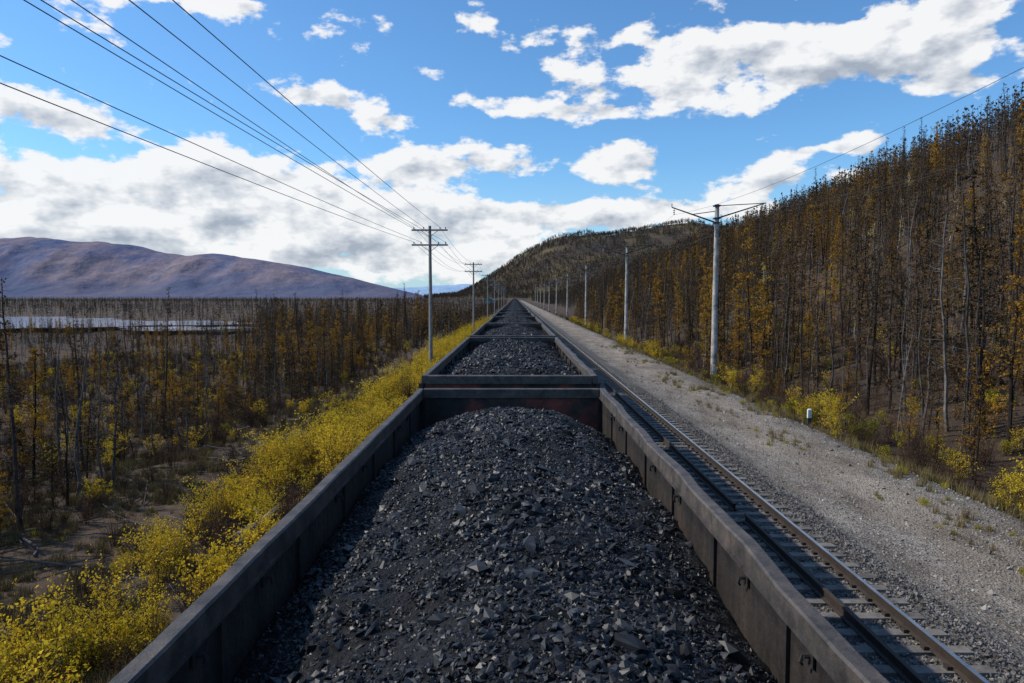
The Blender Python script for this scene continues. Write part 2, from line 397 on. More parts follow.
ex=graded(xs[-1],.35,9000,1.09);xn=[-30-(v-xs[-1]) for v in ex]
xs=np.array(sorted(xn)+xs+ex)
ys=list(np.arange(-10,60,.6));yp=graded(ys[-1],.6,9500,1.045);yn=[-10-(v-ys[-1]) for v in graded(ys[-1],.6,2000,1.15)]
ys=np.array(sorted(yn)+ys+yp)
GX,GY=np.meshgrid(xs,ys)
obj('ground',grid_mesh('ground',GX,GY,zg(GX,GY),m))

# ---------------------------------------------------------------- lake
m,nt,b,o=newmat('lake_water')
b.inputs['Base Color'].default_value=(.45,.50,.55,1);b.inputs['Roughness'].default_value=.08
b.inputs['Specular IOR Level'].default_value=.8
nt.links.new(BUMP(nt,NOISE(nt,POS(nt),.5,3),.05,.05),b.inputs['Normal'])
LK=((-150,240,50,40,1.0),(-215,285,50,36,2.3),(-95,205,20,13,.4))
e=empty('lake_water')
for (cx_,cy_,ra,rb,ph) in LK:
    V=[];n=80
    for i in range(n):
        t=2*math.pi*i/n;k=1+.20*math.sin(3*t+ph)+.10*math.sin(7*t+2*ph)+.05*math.sin(15*t)
        V.append((cx_+ra*k*math.cos(t),cy_+rb*k*math.sin(t),-4.0+.01*ph))
    mb=MB();mb.add(V,[tuple(range(n))],0);obj('water_sheet',mb.mesh('lake_water_sheet',[m]),parent=e)
def inlake(x,y,mg=1.0):
    r=np.zeros(np.shape(x),bool)
    for (cx_,cy_,ra,rb,ph) in LK:
        r|=((x-cx_)/ra/mg)**2+((y-cy_)/rb/mg)**2<1
    return r

# ---------------------------------------------------------------- mountains
def mountmat(name,cols,sc_,low=None):
    m,nt,b,o=newmat(name);p=POS(nt)
    f=NOISE(nt,VM(nt,'MULTIPLY',p,(1,.45,1.6)),sc_,7,.65)
    c=RAMP(nt,f,cols)
    f2=NOISE(nt,p,sc_*9,4,.7)
    c=MIX(nt,1.0,c,RAMP(nt,f2,[(.35,(.80,.83,.88)),(.65,(1.14,1.10,1.05))]),'MULTIPLY')
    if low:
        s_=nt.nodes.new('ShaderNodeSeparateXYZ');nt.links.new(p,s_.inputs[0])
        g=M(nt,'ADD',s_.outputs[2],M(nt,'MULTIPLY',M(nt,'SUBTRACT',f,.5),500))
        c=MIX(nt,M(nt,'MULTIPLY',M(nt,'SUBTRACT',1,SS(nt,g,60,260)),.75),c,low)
    nt.links.new(c,b.inputs['Base Color']);b.inputs['Roughness'].default_value=1;b.inputs['Specular IOR Level'].default_value=0
    nt.links.new(BUMP(nt,NOISE(nt,p,sc_*5,6),.6,50),b.inputs['Normal']);return m
mm=mountmat('mountain_autumn_haze',[(.36,(.080,.115,.21)),(.46,(.12,.14,.225)),(.54,(.20,.175,.22)),(.62,(.245,.20,.215)),(.70,(.11,.13,.20))],.0015,(.10,.115,.175))  # bluish haze and cloud-shadow patches painted into the slope colours
px=np.array([-700,-500,-300,-150,0,50,90,130,160,190,215,240,270,300,360,420,450]);pz=np.array([30,62,45,56,58,61,57,53,47,43,45,41,38,32,19,4,0])
D=6200
mx=np.linspace(-11500,-300,340);my=np.linspace(4600,8200,120)
MX,MY=np.meshgrid(mx,my)
h=np.interp(MX/D*711+515,px,pz)*D/711
fall=np.exp(-((MY-D)/800)**2)
rid=1+.55*(.5-2*np.abs(fbm(MX/430+5,MY/900,4)))+.15*fbm(MX/160,MY/200,3)
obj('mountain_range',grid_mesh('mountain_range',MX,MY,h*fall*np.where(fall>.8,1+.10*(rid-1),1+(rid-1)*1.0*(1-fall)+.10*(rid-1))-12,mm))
mb2=mountmat('mountain_far_haze_blue',[(.3,(.30,.44,.62)),(.7,(.36,.50,.66))],.0006)  # pale blue of aerial haze put straight into the ridge colour
mx=np.linspace(-2600,1500,80);my=np.linspace(8200,9200,14);MX,MY=np.meshgrid(mx,my)
h=(np.interp(MX/8700*711+515,[300,380,430,470,520,600],[0,9,13,14,9,0])*8700/711)*(1+.15*fbm(MX/300,MY/300))*np.exp(-((MY-8700)/300)**2)
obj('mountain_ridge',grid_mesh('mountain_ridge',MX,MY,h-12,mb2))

# ---------------------------------------------------------------- railway tracks
def rail(mb,x,y0,y1):
    prof=[(-.06,-.18),(.06,-.18),(.06,-.168),(.012,-.15),(.012,-.045),(.035,-.03),(.035,-.005),(.028,0),(-.028,0),(-.035,-.005),(-.035,-.03),(-.012,-.045),(-.012,-.15),(-.06,-.168)]
    n=len(prof);V=[(x+a,y,z) for y in (y0,y1) for a,z in prof]
    for j in range(n):
        k=(j+1)%n;mb.add([V[j],V[k],V[n+k],V[n+j]],[(0,1,2,3)],1 if j in(6,7,8) else 0)
def track(name,cx):
    e=empty(name,(0,0,0));mb=MB()
    for s in(-.78,.78): rail(mb,cx+s,-25,1100)
    obj('rails',mb.mesh(name+'_rails',[m_railside,m_railtop]),parent=e)
    mb=MB();y=-20;r=random.Random(int(cx*10)+3)
    while y<700:
        o_=r.uniform(-.05,.05);w=.13
        mb.add([(cx-1.35+o_,y-w,-.36),(cx+1.35+o_,y-w,-.36),(cx+1.35+o_,y+w,-.36),(cx-1.35+o_,y+w,-.36),
                (cx-1.32+o_,y-w*.8,-.19),(cx+1.32+o_,y-w*.8,-.19),(cx+1.32+o_,y+w*.8,-.19),(cx-1.32+o_,y+w*.8,-.19)],
               [(0,3,2,1),(4,5,6,7),(0,1,5,4),(1,2,6,5),(2,3,7,6),(3,0,4,7)],0)
        if y<90:
            for s in(-.78,.78):
                for q in(-1,1): mb.box(cx+s+q*.10-.035,cx+s+q*.10+.035,y-.05,y+.05,-.188,-.135,1)
        y+=.55+r.uniform(-.02,.02)
    obj('sleepers',mb.mesh(name+'_sleepers',[m_sleeper,m_railside]),parent=e)
    return e
CX=-.06
track('railway_track',CX);track('railway_track',5.37)
mb=MB();rail(mb,0,17.0,42.0);rail(mb,0,-8,16.2)
obj('spare_rail',mb.mesh('spare_rail',[m_railside,m_railside]),loc=(5.34,0,-.005))
def stones(name,n,x0,x1,y0,y1,smin,smax,coll,k,pw=1.5,lift=.25):
    x=rng.uniform(x0,x1,n);y=y0+(y1-y0)*rng.random(n)**pw
    s=smin+(smax-smin)*rng.random(n)**2.2
    z=zg(x,y)+s*lift
    scatter(name,np.stack([x,y,z],1),rng.uniform(0,6.28,(n,3)),s,rng.integers(0,k,n),coll,realize=True)
stones('track_ballast',26000,4.0,7.7,6,42,.025,.050,BAC,5,1.5,.5)
stones('gravel',30000,7.2,12.8,7,50,.012,.038,STC,5)
stones('gravel_cobbles',1500,7.6,13.6,8,90,.035,.09,STC,5)

# ---------------------------------------------------------------- wagons
Lb=12.2;PITCH=13.2
def wagon_parts(rim,w):
    hw=w/2;mb=MB();t=.02
    zf=1.25
    for s in(-1,1):
        xo=s*(hw-.035);xi=s*(hw-.035-t)
        mb.box(min(xo,xi),max(xo,xi),.04,Lb-.04,zf,rim-.135,0)
        for k in range(1,9):
            y=Lb*k/9
            a=s*(hw-.0552);c=s*(hw-.078);mb.box(min(a,c),max(a,c),y-.05,y+.05,zf,rim-.151,0)
        for k in range(0,10):
            y=.07+ (Lb-.14)*k/9;a=s*(hw-.034);c=s*(hw+.045)
            mb.box(min(a,c),max(a,c),y-.06,y+.06,zf-.05,rim-.137,0)
        a=s*(hw-.033);c=s*(hw+.04);mb.box(min(a,c),max(a,c),.15,Lb-.15,zf-.16,zf-.052,0)
    for y0,y1,sg in((.06,.08,-1),(Lb-.08,Lb-.06,1)):
        mb.box(-hw+.062,hw-.062,y0,y1,zf,rim-.137,2)
        for k in range(3):
            z=zf+.3+k*.6
            if sg<0: mb.box(-hw+.1,hw-.1,-.02,.058,z,z+.12,0)
            else: mb.box(-hw+.1,hw-.1,Lb-.058,Lb+.02,z,z+.12,0)
    for s in(-1,1):
        for y in(0.0,Lb-.1):
            a=s*(hw-.12);c=s*(hw-.0625);mb.box(min(a,c),max(a,c),y+(.081 if y<1 else -.062),y+(.14 if y<1 else .019),zf,rim-.138,0)
    body=mb.mesh('wagon_body',[m_steel,m_steel,m_red])
    mb=MB()
    def chord(p0,p1,w_,h_,zt,axis):
        c=.012
        prof=[(-w_/2,-h_),(w_/2,-h_),(w_/2,-c),(w_/2-c,0),(-w_/2+c,0),(-w_/2,-c)]
        V=[]
        N=36 if axis=='y' else 6
        for i in range(N+1):
            f=i/N
            for a,z in prof:
                if axis=='y':
                    wob=.008*math.sin(i*1.13+p0[0]*3)+.006*math.sin(i*.4+1)+.004*math.sin(i*2.3+p0[0])
                    V.append((p0[0]+a+wob,p0[1]+(p1[1]-p0[1])*f,zt+z+wob*.6))
                else: V.append((p0[0]+(p1[0]-p0[0])*f,p0[1]+a,zt+z))
        F=[]
        for i in range(N):
            for j in range(6): F.append((i*6+j,i*6+(j+1)%6,(i+1)*6+(j+1)%6,(i+1)*6+j))
        F.append(tuple(range(6))[::-1]);F.append(tuple(range(N*6,N*6+6)))
        mb.add(V,F,0)
    for s in(-1,1):
        chord((s*(hw-.05),0),(s*(hw-.05),Lb),.10,.14,rim,'y')
        a=s*(hw-.085);c=s*(hw-.105);mb.box(min(a,c),max(a,c),.1,Lb-.1,rim-.150,rim-.128,0)
    for y in(.06,Lb-.06): chord((-hw+.107,y),(hw-.107,y),.13,.15,rim+.003,'x')
    rimm=mb.mesh('wagon_top_chord',[m_rim])
    mb=MB()
    for s in(-1,1):
        for y in(2.0,3.34+.4,4.3+.4,6.5,7.6,9.8,10.6):
            x=s*(hw-.062)
            mb.box(min(x,x-s*.010),max(x,x-s*.010),y-.04,y+.04,rim-.26,rim-.18,1)
            mb.tube([(x,y,rim-.21),(x-s*.04,y,rim-.21)],[.013,.013],8,0)
            mb.tube([(x-s*.04,y,rim-.20),(x-s*.045,y+.02,rim-.25),(x-s*.03,y+.03,rim-.27)],[.009,.009,.006],6,0)
    hooks=mb.mesh('wagon_hooks',[m_under,m_steel])
    mb=MB();mb.box(-.25,.25,-.25,Lb+.25,.85,1.12,0);mb.box(-hw+.1,hw-.1,.1,Lb-.1,1.13,1.245,0)
    for y in(-.42,Lb+.42): mb.box(-.14,.14,y-.18,y+.18,.9,1.15,0)
    for yc in(1.9,Lb-1.9):
        mb.box(-.95,.95,yc-.2,yc+.2,.55,.84,0)
        for s in(-1,1):
            mb.box(s*1.02-.08,s*1.02+.08,yc-1.15,yc+1.15,.5,.68,0);mb.box(s*1.02-.09,s*1.02+.09,yc-.3,yc+.3,.25,.5,0)
    under=mb.mesh('wagon_underframe',[m_under])
    mb=MB()
    for yc in(1.9,Lb-1.9):
        for dy in(-.92,.92):
            mb.tube([(-1.1,yc+dy,.475),(1.1,yc+dy,.475)],[.08,.08],10,0)
            for s in(-1,1):
                mb.tube([(s*.74,yc+dy,.475),(s*.77,yc+dy,.475),(s*.775,yc+dy,.475),(s*.87,yc+dy,.475)],[.51,.505,.475,.475],28,0)
    wh=mb.mesh('wagon_wheels',[m_wheel])
    return [('body',body),('top_chord',rimm),('hooks',hooks),('underframe',under),('wheels',wh)]
pA=wagon_parts(3.48,3.11);pB=wagon_parts(3.60,3.15)
def coal_z(x,y,rim,hw,ph,side=.50,apex=.03):
    u=np.abs(x-.06*np.sin(y*.7+ph))/hw
    z=rim-apex-side*u**1.7
    e=np.minimum(y,Lb-y)
    z=z-.42*(1-sstep(.1,1.7,e))
    z=z+.14*fbm(x/.9+ph,y/1.1+ph*2,3)+.04*np.sin(y*.9+ph*3)
    return z
def coal_mesh(name,rim,hw,ph,nx,ny,side=.5):
    x=np.linspace(-hw,hw,nx);y=np.linspace(.09,Lb-.09,ny);X_,Y_=np.meshgrid(x,y)
    Z=coal_z(X_,Y_,rim,hw,ph,side)+.03*fbm(X_/.12,Y_/.12,3)
    return grid_mesh(name,X_,Y_,Z,m_coalbed,False)
def coal_lumps(name,n,rim,hw,ph,sz,parent,side=.5,y0=0.1,y1=Lb-.15,cl=0):
    x=rng.uniform(-hw+.02,hw-.02,n);y=rng.uniform(y0,y1,n)
    if cl:
        k=fbm(x/.5+9,y/.7,3)>cl-.5*np.random.default_rng(1).random(n);x=x[k];y=y[k];n=len(x)
    s=sz(n);z=coal_z(x,y,rim,hw,ph,side)+s*.15
    rot=np.stack([rng.normal(0,.6,n),rng.normal(0,.6,n),rng.uniform(0,6.28,n)],1)
    return scatter(name,np.stack([x,y,z],1),rot,s,rng.integers(0,7,n),COALC,parent=parent,realize=True)
cm_far=[coal_mesh('coal_heap_%d'%i,3.60,1.5,i*2.3+1,40,150,.35) for i in range(3)]
NW=62
for i in range(NW):
    y0=11.8-Lb+(i-1)*PITCH
    parts=pA if i<=1 else pB
    if i>=2: y0-=.2
    dx=0 if i<=1 else (-.04 if i==2 else .03*math.sin(i*1.9))
    e=empty('coal_wagon',(CX+dx,y0,0))
    for n_,me in parts:
        if i>25 and n_=='hooks': continue
        obj(n_,me,parent=e)
    if i<=1:
        obj('coal_load',coal_mesh('coal_heap_near_%d'%i,3.48,1.495,.4 if i else 2.,200,800),parent=e)
        if i==1:
            coal_lumps('coal_lumps_fine',50000,3.48,1.49,.4,lambda n:.008+.016*rng.random(n),e,y0=2.4)
            coal_lumps('coal_lumps',22000,3.48,1.49,.4,lambda n:.018+.032*rng.random(n)**2,e,y0=2.0,cl=.12)
            coal_lumps('coal_lumps_large',1500,3.48,1.47,.4,lambda n:.04+.06*rng.random(n)**3,e,cl=.15)
        else: coal_lumps('coal_lumps',1500,3.48,1.47,2.,lambda n:.02+.05*rng.random(n)**2,e)
    else:
        obj('coal_load',cm_far[i%3],parent=e)
        if i<6: coal_lumps('coal_lumps',8000 if i==2 else 3000,3.60,1.49,(i%3)*2.3+1,lambda n:.02+.05*rng.random(n)**2,e,.35)

# ---------------------------------------------------------------- power poles and masts
def curve_wire(name,segs,rad):
    cu=bpy.data.curves.new(name,'CURVE');cu.dimensions='3D';cu.bevel_depth=rad;cu.bevel_resolution=1
    for pts in segs:
        s=cu.splines.new('POLY');s.points.add(len(pts)-1)
        for i,p in enumerate(pts): s.points[i].co=(*p,1)
    cu.materials.append(m_wire);o=bpy.data.objects.new(name,cu);COL.objects.link(o);return o
def span(a,b,sag,n=24):
    a=np.array(a,float);b=np.array(b,float);out=[]
    for i in range(n+1):
        t=i/n;p=a+(b-a)*t;p[2]-=4*sag*t*(1-t);out.append(tuple(p))
    return out
LP=[65.6,134,203,272,341,410,480,550]
offs_top=[-1.45,-.55,.95,1.45];offs_low=[-1.45,-.8,.8,1.45]
def wood_pole(y,x=-7.8):
    zb=float(zg(x,y));e=empty('utility_pole',(x,y,0))
    mb=MB();mb.tube([(0,0,zb-.4),(.02,0,5),(0,0,11.5)],[.19,.165,.13],10,0);obj('pole',mb.mesh('utility_pole_shaft',[m_wood]),parent=e)
    mb=MB()
    for z in(11.1,9.75):
        mb.box(-1.65,1.65,-.22,-.10,z-.07,z+.07,0)
        mb.tube([(-.75,-.13,z-.06),(0,-.12,z-.6)],[.025,.025],5,1);mb.tube([(.75,-.13,z-.06),(0,-.12,z-.6)],[.025,.025],5,1)
    obj('crossarms',mb.mesh('utility_pole_crossarms',[m_wood,m_dark]),parent=e)
    mb=MB()
    for z,of in((11.1,offs_top),(9.75,offs_low)):
        for q in of: mb.tube([(q,-.145,z+.06),(q,-.145,z+.12),(q,-.145,z+.16),(q,-.145,z+.2),(q,-.145,z+.27)],[.02,.03,.07,.045,.06],8,0)
    obj('insulators',mb.mesh('utility_pole_insulators',[m_ins]),parent=e)
for y in LP: wood_pole(y)
near={('t',0):(-9.2,6.35),('t',1):(-8.0,6.35),('t',2):(-7.1,6.35),('l',0):(-10.9,4.72),('l',1):(-10.9,5.3),('l',2):(-10.1,6.3),('l',3):(-9.75,6.3)}
segs=[]
for (k,i),(xn_,zn_) in near.items():
    q=(offs_top if k=='t' else offs_low)[i];z=(11.37 if k=='t' else 10.02)
    a=np.array([-7.8+q,65.45,z]);bq=np.array([xn_,15,zn_+5.0]);c=a+(bq-a)*((65.45+5)/(50.45))
    segs.append(span(c,a,.25))
    for j in range(len(LP)-1):
        segs.append(span((-7.8+q,LP[j]-.145,z),(-7.8+q,LP[j+1]-.145,z),1.1,14))
curve_wire('power_line_wires',segs,.013)
RP=[3,49,88,138,187,236,286,335,384,434,483]
def mast(y,x=13.75):
    zb=float(zg(x,y));e=empty('catenary_mast',(x,y,0))
    mb=MB();mb.tube([(0,0,zb-.5),(0,0,4),(.03,0,11.3)],[.24,.20,.14],14,0);mb.tube([(0,0,zb-.1),(0,0,zb+.75)],[.26,.245],14,1)
    obj('mast',mb.mesh('catenary_mast_shaft',[m_conc,m_dark]),parent=e)
    mb=MB()
    mb.tube([(0,0,10.05),(-3.05,0,11.1)],[.06,.04],6,0);mb.tube([(0,0,10.85),(-1.7,0,10.62)],[.03,.03],5,0)
    mb.tube([(0,0,10.35),(3.35,0,11.4)],[.06,.04],6,0);mb.tube([(0,0,11.2),(3.3,0,11.38)],[.03,.03],5,0)
    mb.tube([(-3.05,0,11.1),(-3.05,0,11.35)],[.03,.03],5,0)
    for dz in(10.05,10.35,11.2): mb.box(-.21,.21,-.21,.21,dz-.05,dz+.05,0)
    obj('bracket_arms',mb.mesh('mast_bracket',[m_dark]),parent=e)
    mb=MB()
    for xx,zz in((-2.9,11.05),(-1.2,10.46),(1.3,10.74),(2.1,10.98),(3.3,11.38)):
        P=[(xx,0,zz),(xx,0,zz-.12)];mb.tube(P,[.012,.012],5,0)
        for k in range(3): mb.tube([(xx,0,zz-.12-k*.12),(xx,0,zz-.16-k*.12),(xx,0,zz-.2-k*.12)],[.03,.08,.03],8,1)
    obj('insulators',mb.mesh('mast_insulators',[m_dark,m_ins]),parent=e)
for y in RP: mast(y)
segs=[]
for xx,zz in((-2.9,10.6),(2.1,10.5),(3.3,10.95)):
    for j in range(len(RP)-1): segs.append(span((13.75+xx,RP[j],zz),(13.75+xx,RP[j+1],zz),.7 if j else .9,16))
curve_wire('overhead_wires',segs,.0065)

x,y=13.75,33.0;zb=float(zg(x,y));e=empty('distance_marker_post',(x,y,zb))
mb=MB();mb.box(-.09,.09,-.07,.07,-.2,.50,1);mb.box(-.085,.085,-.065,.065,.5005,.88,0);mb.add([(-.085,-.065,.8805),(.085,-.065,.8805),(.085,.065,.8805),(-.085,.065,.8805),(-.04,0,.94),(.04,0,.94)],[(0,1,5,4),(1,2,5),(2,3,4,5),(3,0,4)],0)
obj('post',mb.mesh('marker_post',[m_white,m_dark]),parent=e)

x,y=-8.2,22.6;zb=float(zg(x,y))
mb=MB();mb.tube([(-.35,-1.1,0),(0,0,.1),(.3,1.1,.35)],[.23,.22,.2],12,0);mb.tube([(0,.2,.15),(-.4,.5,.5)],[.06,.03],6,0)
obj('fallen_log',mb.mesh('fallen_log',[pmat('log_bleached',[(.3,(.12,.105,.09)),(.7,(.26,.235,.21))],4,.9,.5,20,grime=5)]),loc=(x,y,zb+.30))
m_teal=pmat('teal_roof',[(.3,(.03,.15,.16)),(.7,(.05,.22,.22))],2,.5)
m_wall=pmat('plaster_wall',[(.3,(.35,.34,.31)),(.7,(.5,.48,.45))],2,.8)
def house(x,y,w,l,h):
    zb=float(zg(x,y))-.2;e=empty('trackside_house',(x,y,zb))
    mb=MB();mb.box(-w/2,w/2,-l/2,l/2,0,h,0);obj('walls',mb.mesh('house_walls',[m_wall]),parent=e)
    mb=MB();o_=.4
    mb.add([(-w/2-o_,-l/2-o_,h+.01),(w/2+o_,-l/2-o_,h+.01),(w/2+o_,l/2+o_,h+.01),(-w/2-o_,l/2+o_,h+.01),(0,-l/2-o_,h+w*.35),(0,l/2+o_,h+w*.35)],[(0,4,5,3),(1,2,5,4),(0,1,4),(2,3,5),(0,3,2,1)],0)
    obj('roof',mb.mesh('house_roof',[m_teal]),parent=e)
    mb=MB()
    for k in(-.28,.0,.28): mb.box(w*k-.5,w*k+.5,-l/2-.03,-l/2-.004,h*.4,h*.75,0)
    obj('windows',mb.mesh('house_windows',[m_dark]),parent=e)
house(-20,560,9,14,6.5)

# ---------------------------------------------------------------- vegetation placement
NMT={0:'golden_larch_tree',1:'golden_larch_tree',2:'larch_tree',3:'larch_tree',4:'larch_tree',5:'bare_larch_tree',6:'bare_larch_tree',7:'birch_tree',8:'young_larch_tree',9:'young_larch_tree',10:'dead_larch_tree'}
def place_trees(name,P,kinds,scl,limit,tilt=.045):
    P=np.asarray(P);d=np.hypot(P[:,0],P[:,1]);k=d<limit
    for p,i,s in zip(P[k],kinds[k],scl[k]):
        obj(NMT[int(i)],T[i][1],loc=tuple(p),rot=(rng.normal(0,tilt),rng.normal(0,tilt),rng.random()*6.28),scl=(s,s,s))
    q=~k
    scatter(name,P[q],zrot(q.sum(),tilt),scl[q],kinds[q],TREES)
n=4100
y=5+ (220-5)*rng.random(n)**.8;x=15.5+rng.random(n)**1.1*70
keep=(x<y*1.0+34);x=x[keep];y=y[keep]
clump=fbm(x/10,y/10,3)
k=clump>-.22;x=x[k];y=y[k];clump=clump[k];n=len(x)
gz=fbm(x/11+31,y/13,2)>.10
kin=np.where(gz,rng.choice(11,n,p=[.17,.17,.15,.12,.08,.08,.06,.02,.08,.03,.04]),rng.choice(11,n,p=[.03,.03,.18,.17,.13,.14,.12,.02,.03,.05,.10]))
s=(.40+.75*rng.random(n)**1.2)*(1+.35*clump)
s=np.where((kin==8)|(kin==9),.5+.6*rng.random(n),s)
s*=np.where(x<18.5,.60,1)*np.interp(x,[15,26,60],[.84,1.0,.95])
P=np.stack([x,y,zg(x,y)],1)
place_trees('larch_forest',P,kin,s,38)
n=22000
y=100+950*rng.random(n)**.9;x=np.where(rng.random(n)<.8,24+200*rng.random(n),24+420*rng.random(n))
k=((x>80)|(y>195))&(x<y*.95+60);x=x[k];y=y[k];n=len(x)
pt=fbm(x/45+4,y/70,3)
P=np.stack([x,y,zg(x,y)],1)
kin=np.where(pt>.16,rng.choice(6,n,p=[.28,.18,.10,.18,.18,.08]),rng.choice(6,n,p=[.32,.26,.16,.02,.16,.08]))
scatter('ridge_forest',P,zrot(n,.03),(.50+.72*rng.random(n))*(1+.3*pt)*np.where(x<60,.8,.95),kin,FAR)
n=26000
x=-250+1300*rng.random(n);y=1200+660*rng.random(n)
z=zg(x,y);k=(z>2)&(fbm(x/70,y/70,3)>-.42);x=x[k];y=y[k];z=z[k];n=len(x)
scatter('hill_forest',np.stack([x,y,z],1),zrot(n),.60+.5*rng.random(n),rng.choice(3,n,p=[.36,.3,.34]),HIL)
n=8200
y=8+260*rng.random(n)**.85;x=-19.5-rng.random(n)**1.25*210
k=(-x<y*.85+24)&(~inlake(x,y));x=x[k];y=y[k]
cl=fbm(x/12+9,y/12,3)
k=cl>-.26;x=x[k];y=y[k];cl=cl[k];n=len(x)
gz=fbm(x/13+31,y/13,2)>.09
kin=np.where(gz,rng.choice(11,n,p=[.12,.14,.13,.12,.06,.10,.06,.01,.13,.09,.04]),rng.choice(11,n,p=[.02,.02,.17,.17,.08,.19,.13,.01,.03,.09,.09]))
s=(.34+.50*rng.random(n)**1.3)*(1+.4*cl)
s=np.where((kin==8)|(kin==9),.55+.6*rng.random(n),s)
az=-x/np.maximum(y,1)
low=(az>.36)&(az<.82)&(y>38)&(rng.random(n)<.93)
s*=np.where(low,.62,1.0)
P=np.stack([x,y,zg(x,y)],1);place_trees('larch_woodland',P,kin,s,38)
n=14000
y=230+1500*rng.random(n)**1.2;x=-12-rng.random(n)*1300
k=(-x<y*.85+40)&(~inlake(x,y,1.05));x=x[k];y=y[k]
az=-x/y;lowk=(az>.36)&(az<.82)&(y<270);n=len(x)
pt=fbm(x/80+4,y/80,3)
kin=np.where(pt>.12,rng.choice(6,n,p=[.3,.13,.1,.18,.2,.09]),rng.choice(6,n,p=[.34,.22,.17,.02,.17,.08]))
s=(.45+.6*rng.random(n)**1.4)*np.where(lowk,.5,1)
scatter('valley_forest',np.stack([x,y,zg(x,y)],1),zrot(n),s,kin,FAR)
n=1500
y=120+800*rng.random(n);x=-10.5-rng.random(n)*12
scatter('lineside_trees',np.stack([x,y,zg(x,y)],1),zrot(n),.3+.35*rng.random(n),rng.choice(6,n,p=[.25,.2,.15,.15,.15,.1]),FAR)

NMS={0:'yellow_shrub',1:'yellow_shrub',2:'yellow_shrub',3:'green_shrub',4:'bare_shrub'}
def place_shrubs(name,P,kinds,scl,limit):
    d=np.hypot(P[:,0],P[:,1]);k=d<limit
    for p,i,s in zip(P[k],kinds[k],scl[k]):
        obj(NMS[int(i)],SH[i][1],loc=tuple(p),rot=(rng.normal(0,.08),rng.normal(0,.08),rng.random()*6.28),scl=(s,s,s))
    q=~k
    scatter(name,P[q],zrot(q.sum(),.06),scl[q],kinds[q],SHR)
n=2000
y=6+190*rng.random(n)**1.35;x=-4.9-rng.random(n)**1.0*8.2
cl=fbm(x/2.2+2,y/3.0,2);k=(cl>np.where(y<30,-.01,.05))&(np.hypot((x+7.6)*.8,(y-20.6)*.75)>1.9);x=x[k];y=y[k];cl=cl[k];n=len(x)
kin=rng.choice(5,n,p=[.28,.22,.26,.05,.19]);s=(.40+.50*rng.random(n))*(1+1.1*cl)
s*=np.interp(x,[-12,-9.5,-7,-5],[.75,1.08,1.0,.7])
place_shrubs('yellow_shrub_thicket',np.stack([x,y,zg(x,y)],1),kin,s,22)
n=420
y=18+200*rng.random(n)**1.2;x=13.1+rng.random(n)**1.4*3.0
cl=fbm(x/4+7,y/5+3,2);k=(cl>.03)&(np.hypot(x-13.75,(y-31.5)*.4)>.9);x=x[k];y=y[k];n=len(x)
kin=rng.choice(5,n,p=[.13,.12,.1,.38,.27]);s=.36+.5*rng.random(n)
place_shrubs('verge_shrubs',np.stack([x,y,zg(x,y)],1),kin,s,38)
n=5200
y=8+120*rng.random(n);x=-7-rng.random(n)**1.1*66
k=~((x>-17.5)&(x<-13)&(rng.random(n)<.7))&(-x<y*.85+20)
x=x[k];y=y[k];n=len(x);kin=rng.choice(5,n,p=[.03,.03,.02,.02,.90]);s=.25+.6*rng.random(n)
place_shrubs('undergrowth',np.stack([x,y,zg(x,y)],1),kin,s,0)
n=1700
y=8+90*rng.random(n);x=14.0+rng.random(n)*35
kin=rng.choice(5,n,p=[.03,.03,.02,.07,.85]);s=.35+.5*rng.random(n)
place_shrubs('forest_undergrowth',np.stack([x,y,zg(x,y)],1),kin,s,0)
x=np.concatenate([12.2+rng.random(1500)**.8*3,-5-rng.random(13000)*24]);n=len(x);y=6+80*rng.random(n)**1.2
cl=fbm(x/1.5+1,y/2.5,3);k=cl>-.10;x=x[k];y=y[k];n=len(x)
scatter('dry_grass',np.stack([x,y,zg(x,y)-.02],1),zrot(n),.5+.8*rng.random(n),rng.choice(3,n,p=[.46,.48,.06]),GRC)
n=1300
x=9.3+rng.random(n)**.6*3.9;y=10+75*rng.random(n);cl=fbm(x/1.2+1,y/2.0,2);k=cl>.12;x=x[k];y=y[k];n=len(x)
scatter('weeds',np.stack([x,y,zg(x,y)-.01],1),zrot(n),.35+.6*rng.random(n),rng.choice(3,n,p=[.35,.3,.35]),GRC)
mb=MB()
for i in range(420):
    x=-7.5-rng.random()*23;y=9+70*rng.random();z=float(zg(x,y));a=rng.random()*3.14;L_=1+rng.random()*3.5
    d=np.array([math.cos(a),math.sin(a),rng.normal()*.10]);p=np.array([x,y,z+.08])
    rr=.02+.035*rng.random()
    mb.tube([p-d*L_/2,p+rng.normal(size=3)*.05,p+d*L_/2],[rr,rr*.8,.012],5,0)
obj('dead_branches',mb.mesh('dead_branches',[m_barkgrey]))

# ---------------------------------------------------------------- sun + sky
AZ,EL=-82,40
sd=Vector((math.sin(R(AZ))*math.cos(R(EL)),math.cos(R(AZ))*math.cos(R(EL)),math.sin(R(EL))))
sl=bpy.data.lights.new('sun','SUN');sl.energy=4.1;sl.angle=R(.6);sl.color=(1,.91,.79)
so=bpy.data.objects.new('sun',sl);COL.objects.link(so);so.rotation_euler=(-sd).to_track_quat('-Z','Y').to_euler()
w=bpy.data.worlds.new('World');sc.world=w;w.use_nodes=True;nt=w.node_tree;nt.nodes.clear()
try: w.cycles.sampling_method='NONE'
except Exception: pass
wo=nt.nodes.new('ShaderNodeOutputWorld');bg=nt.nodes.new('ShaderNodeBackground');nt.links.new(bg.outputs[0],wo.inputs[0])
bg.inputs[1].default_value=.1
sky=nt.nodes.new('ShaderNodeTexSky');sky.sky_type='NISHITA';sky.sun_disc=False;sky.sun_elevation=R(EL);sky.sun_rotation=R(AZ)
sky.air_density=1.0;sky.dust_density=.4;sky.ozone_density=2.0
